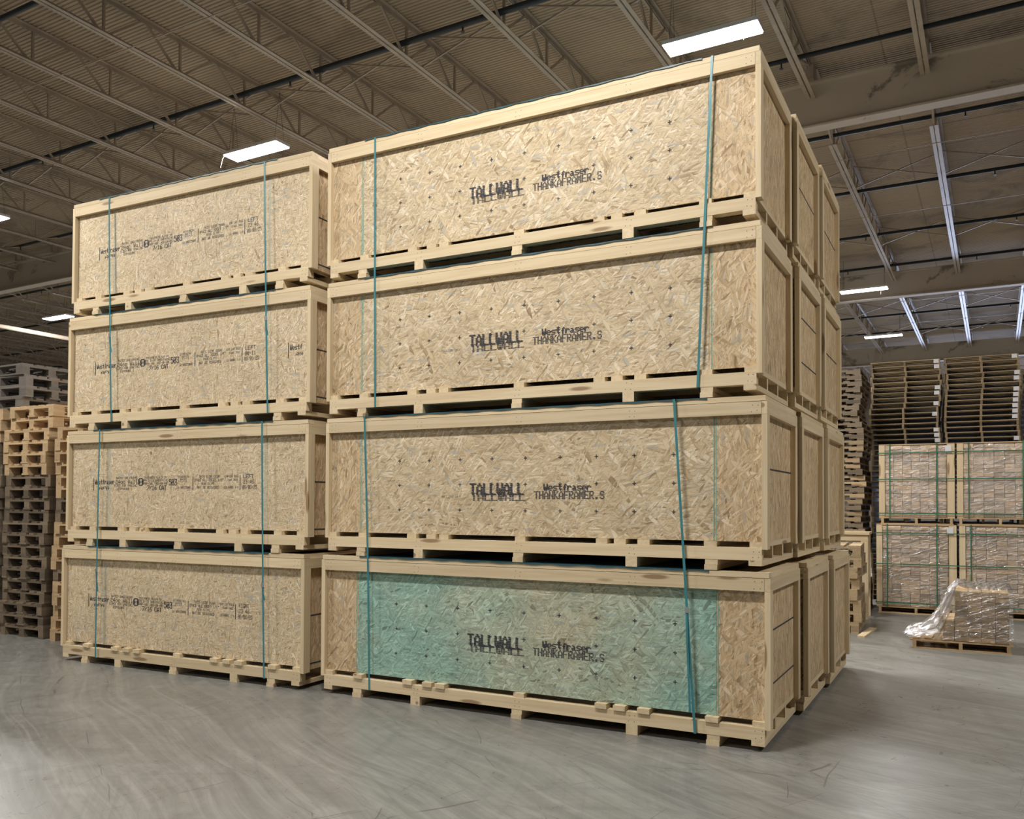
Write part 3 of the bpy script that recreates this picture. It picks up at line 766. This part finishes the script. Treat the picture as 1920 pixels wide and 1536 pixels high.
# stringer pallets seen from the notched side
def notched(lx=1.2, ly=1.2, h=.062, mx=None, my=None):
    P = []
    for yy in (0, ly/2-.019, ly-.038):
        m = MB(); a = .016; z0, z1 = a, a+h
        xs = [0, .22, .26, .44, .48, .72, .76, .94, .98, lx]
        m.box(0, .22, yy, yy+.038, z0, z1); m.box(.48, .72, yy, yy+.038, z0, z1); m.box(.98, lx, yy, yy+.038, z0, z1)
        m.box(.22, .48, yy, yy+.038, z0+.034, z1); m.box(.72, .98, yy, yy+.038, z0+.034, z1)
        P.append(('stringer', m, mx))
    for xx in (0, .18, .36, .55, .74, .92, 1.1): P.append(('deck_board', MB().box(xx, xx+.1, 0, ly, .016+h, .032+h), my))
    for xx in (0, .55, 1.1): P.append(('bottom_board', MB().box(xx, xx+.1, 0, ly, 0, .016), my))
    return [(a, b.mesh(a, c)) for a, b, c in P]
M['em_x'] = wood('worn_pallet_pine_x', 'x', (.46,.345,.21), (.33,.235,.13), var=.3); NP = notched(mx=M['em_x'], my=M['eo_y']); NPo = notched(mx=M['eo_x'], my=M['eo_y'])
for i in range(41):
    old = i > 28 or i % 3 == 2
    make(NPo if old else NP, 'wooden_pallet', 'notched-stringer pallet, %s up in the tall stack right of the crates' % ORD[i], 'pallet',
         (-.86+.03*math.sin(i*.7)+prng.uniform(-.012, .012)-(.04 if i > 31 else 0), 9.3+prng.uniform(-.02, .02), .0945*i), R(prng.uniform(-1.5, 1.5)), 'notched pallets of the tall stack right of the crates', (.6, .6))
# skids with labels
def skid(lx=1.13, ly=1.1):
    P = []
    for xx in (0, lx/2-.018, lx-.036): P.append(('stringer', MB().box(xx, xx+.036, 0, ly, 0, .0755), M['sk_y']))
    for yy in (0, .165, .33, .5, .67, .84, 1.0): P.append(('deck_board', MB().box(0, lx, yy, yy+.1, .0757, .0925), M['sk_x']))
    P.append(('paper_tag', MB().box(lx-.10, lx-.02, -.004, -.001, .02, .088), M['tagw']))
    return [(a, b.mesh(a, c)) for a, b, c in P]
SK = skid()
def joined(parts):
    m = bpy.data.meshes.new('skid_body'); V = []; Fc = []
    for _, me in parts[:-1]:
        b = len(V); V += [tuple(v.co) for v in me.vertices]; Fc += [tuple(b+i for i in p.vertices) for p in me.polygons]
    m.from_pydata(V, [], Fc); m.materials.append(M['sk_x']); return m
SKJ = [('skid_body', joined(SK))]
for (nm, x0, y0, n) in (('the left tall stack behind the lumber bundles', -.34, 11.35, 46), ('the right tall stack behind the lumber bundles', .865, 11.35, 46),
                        ('the added second row blocking back light, left stack', -.45, 12.6, 45), ('the added second row blocking back light, right stack', .80, 12.6, 45), ('the added second row blocking back light, far right stack', 2.05, 12.6, 45)):  # second row added to stop doorway light showing through the skids
    for i in range(n):
        vis = i > 25 and y0 < 12
        sub = SK if (vis and prng.random() < .7) else (SK[:-1] if vis else SKJ)
        t = make(sub, 'wooden_skid', 'thin skid, %s up in %s' % (ORD[i], nm), 'skid',
                 (x0+.56+.02*math.sin(i*.5)+prng.uniform(-.01, .01), y0, .0929*i), R(prng.uniform(-1, 1)), 'skids of '+nm, (.565, .55))

# ------------------------------------------------------------------ wrapped lumber bundles
def stringer_pallet(lx, ly, h=.075):
    P = []
    for xx in (0.03, lx/2-.019, lx-.068): P.append(('stringer', MB().box(xx, xx+.038, 0, ly, .016, .016+h).mesh('stringer', M['en_y'])))
    for k in range(7):
        yy = k*(ly-.1)/6; P.append(('deck_board', MB().box(0, lx, yy, yy+.1, .0162+h, .033+h).mesh('deck_board', M['en_x'])))
    for k in range(3):
        yy = k*(ly-.1)/2; P.append(('bottom_board', MB().box(.02, lx-.02, yy, yy+.1, 0, .0158).mesh('bottom_board', M['en_x'])))
    return P
blkmesh = {}
def blk(w_, h_, d_):
    k = (round(w_, 3), round(h_, 3), round(d_, 3))
    if k not in blkmesh: blkmesh[k] = MB().box(-w_/2, w_/2, 0, d_, 0, h_).mesh('lumber_block', M['blk'])
    return blkmesh[k]
brg = random.Random(21)
def bundle(x0, y0, z0, wd, ht, place, individual, dep=1.0, ph=.108):
    pal = make(stringer_pallet(wd, dep), 'wooden_pallet', 'pallet under the %s wrapped lumber bundle' % place, 'pallet', (x0, y0, z0), 0, 'pallets under the wrapped bundles')
    zb = z0+ph+.001
    t = thing('bundle_frame', 'pine corner-post frame around the %s wrapped lumber bundle' % place, 'frame', (x0, y0, zb))
    for xa, w_ in ((0, .085), (wd-.105, .105)):
        for ya in (0, dep-.038): MB().box(xa, xa+w_, ya, ya+.038, 0, ht).build('post', M['pz'], t)
    MB().box(0, wd, 0, dep, ht+.0005, ht+.018).build('lid_boards', M['en_x'], t)
    tg = MB().box(wd-.13, wd-.04, -.012, -.009, ht-.13, ht-.02).build('paper_tag', M['tagw'], t)
    # lumber
    cx0, cx1 = x0+.088, x0+wd-.108; ncol = 7; cw = (cx1-cx0)/ncol; nrow = 18; rh = (ht-.004)/nrow
    allb = MB(); gname = 'short pine blocks in the %s wrapped bundle' % place
    for r_ in range(nrow):
        c = 0
        while c < ncol:
            span = 2 if (brg.random() < .22 and c < ncol-1) else 1
            xm = cx0+cw*(c+span/2); w_ = cw*span-.006; yy = y0+brg.uniform(.004, .03)
            if individual:
                o = link('lumber_block', blk(w_, rh-.0045, dep-.06)); o.location = (xm, yy, zb+r_*rh+.0005)
                tag(o, 'short pine block stacked end-out in the %s wrapped bundle' % place, 'lumber', gname)
            else: allb.box(xm-w_/2, xm+w_/2, yy, yy+dep-.06, zb+r_*rh+.0005, zb+r_*rh+rh-.004)
            c += span
    if not individual:
        o = allb.build('lumber_blocks', M['blk']); tag(o, 'pine blocks packed inside the %s wrapped bundle' % place, 'lumber', None, 'stuff')
    # wrap
    m = MB(); nx, nz = 24, 26
    loop = []
    fx0, fx1, fy0, fy1 = x0+.0865, x0+wd-.1065, y0+.001, y0+dep-.045
    for i in (3, 2, 1): loop.append((fx0, fy0+.012*i))
    for i in range(nx+1): loop.append((fx0+(fx1-fx0)*i/nx, fy0))
    for i in (1, 2, 3): loop.append((fx1, fy0+.012*i))
    n = len(loop)
    for j in range(nz+1):
        z = zb+.01+(ht-.02)*j/nz
        for i, (x, y) in enumerate(loop):
            d = .004*math.sin(i*1.9+j*.7)+.003*math.sin(j*2.3+i*.3)
            m.v.append((x, y+(d-.009 if y < y0+.01 else 0), z))
    for j in range(nz):
        for i in range(n-1): m.f.append((j*n+i, j*n+i+1, (j+1)*n+i+1, (j+1)*n+i))
    o = m.build('plastic_wrap', M['wrap'], None, True); tag(o, 'clear shiny stretch film around the %s lumber bundle' % place, 'plastic wrap', 'stretch film on the bundles')
    # straps
    for q, xx in enumerate((.16, .16+.62*wd)):
        s = MB(); yf = y0-.028; yr = y0+dep+.028; za = zb-.011; zc = zb+ht+.022
        s.ribbon([(x0+xx, yf, za), (x0+xx, yr, za), (x0+xx, yr, zc), (x0+xx, yf, zc)][::1], .016, .0015)
        o = s.build('strap', M['green']); tag(o, '%s upright green strap on the %s bundle' % (['left', 'right'][q], place), 'strap', 'green straps on the bundles')
    for q, zz in enumerate((.06, .5*ht+.03, ht-.12)):
        s = MB(); a, b_, c_, d_ = x0-.014, x0+wd+.014, y0-.031, y0+dep+.031
        for (p0, p1) in (((a, c_), (b_, c_)), ((b_, c_), (b_, d_)), ((b_, d_), (a, d_)), ((a, d_), (a, c_))):
            s.bar((*p0, zb+zz), (*p1, zb+zz), .0018, .016)
        o = s.build('strap', M['green']); tag(o, '%s level green strap on the %s bundle' % (['lowest', 'middle', 'top'][q], place), 'strap', 'green straps on the bundles')
bundle(-.075, 8.77, 0, 1.13, 1.27, 'lower left', True)
bundle(-.035, 8.79, 1.398, 1.07, 1.13, 'upper left', True)
bundle(1.09, 8.79, 0, 1.15, 1.27, 'lower right', False)
bundle(1.065, 8.80, 1.398, 1.15, 1.13, 'upper right', False)

# ------------------------------------------------------------------ the half-unwrapped pallet in front
px0, py0 = .60, 5.27
pal = make(stringer_pallet(1.07, .95), 'wooden_pallet', 'pale pallet on the floor under the half-unwrapped lumber pile at right', 'pallet', (px0, py0, 0), R(1.2), None)
cw, rh = .138, .0585
for c in range(4):
    for r_ in range(10):
        w_ = cw-.005
        o = link('lumber_block', blk(w_, rh-.004, .84)); o.location = (px0+.475+cw*(c+.5), py0+.03+brg.uniform(0, .012), .1125+rh*r_)
        tag(o, 'short pine block stacked end-out under the torn film at right', 'lumber', 'short pine blocks on the half-unwrapped pallet')
for r_ in range(4):
    o = link('lumber_block', blk(.115, rh-.0025, .8)); o.location = (px0+.408, py0+.05+brg.uniform(0, .02), .1125+rh*r_)
    tag(o, 'short pine block in the low column left of the torn-film pile', 'lumber', 'short pine blocks in the low column of the half-unwrapped pile')
for q, (xx, yy, a) in enumerate(((.07, .02, 3), (.19, .05, -3), (.30, .01, 2))):
    o = link('lumber_block', blk(.08, .018, .5)); o.location = (px0+xx, py0+yy, .1092); o.rotation_euler.z = R(a)
    tag(o, '%s of three loose thin boards on the left of the half-unwrapped pallet' % ['leftmost', 'middle', 'rightmost'][q], 'lumber')
# film over the pile, and a crumpled curtain of it sagging down to the left
m = MB()
cu = [(1.10, .765), (1.05, .775), (1.00, .70), (.95, .57), (.89, .46), (.82, .36), (.72, .275), (.60, .235), (.535, .19)]
def along(t):
    f = t*(len(cu)-1); i = min(int(f), len(cu)-2); u = f-i
    return cu[i][0]*(1-u)+cu[i+1][0]*u, cu[i][1]*(1-u)+cu[i+1][1]*u
for ly_, (yo, am) in enumerate(((-.01, .03), (.10, .035), (.38, .03))):
    b0 = len(m.v); nt, ns = 60, 26
    for j in range(nt+1):
        t_ = j/nt; ax, az = along(t_)
        bx_, bz_ = 1.085-.50*t_**1.6, .76-.62*min(1, t_*1.9)
        if t_ > .85: bz_ = .13
        for i in range(ns+1):
            s_ = i/ns
            x = ax*(1-s_)+bx_*s_; z = az*(1-s_)+bz_*s_
            f1 = math.sin(s_*17+t_*5+ly_)*am + math.sin(s_*31-t_*23+ly_*2)*am*.5 + math.sin(t_*47+s_*9)*am*.35
            e = .012*math.sin(j*1.1+ly_)+.009*math.sin(j*2.7) if i == 0 else 0
            m.v.append((x+e+f1*.25, py0+yo+f1+.05*math.sin(t_*3), max(.118, z+e+f1*.2)))
    for j in range(nt):
        for i in range(ns): b = b0+j*(ns+1)+i; m.f.append((b, b+1, b+ns+2, b+ns+1))
b0 = len(m.v); nt, ns = 40, 22                   # bulging sheet over the top
for j in range(nt+1):
    for i in range(ns+1):
        x = 1.06+.60*j/nt; y = py0-.0+.92*i/ns
        f1 = .010*math.sin(j*.9+i*.7)+.010*math.sin(j*.37-i*1.3)+.006*math.sin(i*2.1+j*2.3)
        ed = min(1, min(j, nt-j)/3)*min(1, min(i, ns-i)/2+.3)
        m.v.append((x+f1*.5, y, .712+.03*ed+abs(f1)+(.03*math.exp(-((j-4)/4)**2))))
for j in range(nt):
    for i in range(ns): b = b0+j*(ns+1)+i; m.f.append((b, b+1, b+ns+2, b+ns+1))
o = m.build('plastic_film', M['crumple'], None, True); tag(o, 'crumpled clear film draped over the half-unwrapped pile and trailing left', 'plastic wrap'); m = MB()
# front skirt clinging to the block ends
b0 = len(m.v); nx, nz = 30, 22
for j in range(nz+1):
    for i in range(nx+1):
        x = 1.02+.645*i/nx - (.06*(1-j/nz) if i == 0 else 0); z = .12+.61*j/nz
        wob = .006*math.sin(i*1.3+j*.9)+.005*math.sin(j*2.1-i*.6)
        if j < 5: x = x-.14*(1-i/nx)*(1-j/5)
        m.v.append((x, py0+.012+wob, z))
for j in range(nz):
    for i in range(nx): b = b0+j*(nx+1)+i; m.f.append((b, b+1, b+nx+2, b+nx+1))
o = m.build('plastic_wrap', M['wrap'], None, True); tag(o, 'tight clear film clinging to the front of the half-unwrapped pile', 'plastic wrap')

# timber frame and loose board behind the crates
t = thing('timber_frame', 'narrow upright pine frame standing behind the low pallet stack', 'frame', (-.30, 7.75, 0), R(2))
MB().box(.10, .20, 0, .09, 0, 1.16).build('post', M['pz'], t); MB().box(-.75, -.65, 0, .09, 0, 1.16).build('post', M['pz'], t)
MB().box(-.75, .20, 0, .09, 1.162, 1.25).build('top_board', M['px'], t); MB().box(-.75, .22, -.02, .6, 1.252, 1.29).build('lid_board', M['px'], t)
for ya in (.5,): MB().box(.12, .20, ya, ya+.09, 0, 1.25).build('post', M['pz'], t)
o = MB().box(-.045, .045, -.45, .45, 0, .022).build('loose_board', M['py']); o.location = (.03, 6.28, .0005); o.rotation_euler.z = R(-4)
tag(o, 'short pine board lying flat on the floor behind the crates', 'board')

# small scraps on the floor in front
def scrap(name, label, x, y, w_, d_, a, mat):
    o = MB().box(-w_/2, w_/2, -d_/2, d_/2, 0, .0012).build(name, mat); o.location = (x, y, .0004); o.rotation_euler.z = R(a)
    return tag(o, label, 'scrap')
M['tape'] = plain('dark_tape', (.11,.105,.10), .6, noise=.4, scale=30); M['yel'] = plain('yellow_scrap', (.62,.55,.10), .6)
scrap('tape_scrap', 'small dark tape scrap stuck on the floor right of the crates', .555, -1.19, .055, .02, 18, M['tape'])
scrap('tape_scrap', 'small dark tape scrap stuck near the bottom of the picture', .41, -1.93, .055, .018, 15, M['tape'])
scrap('yellow_scrap', 'tiny yellow scrap lying on the floor at bottom right', .10, -1.78, .05, .012, 30, M['yel'])
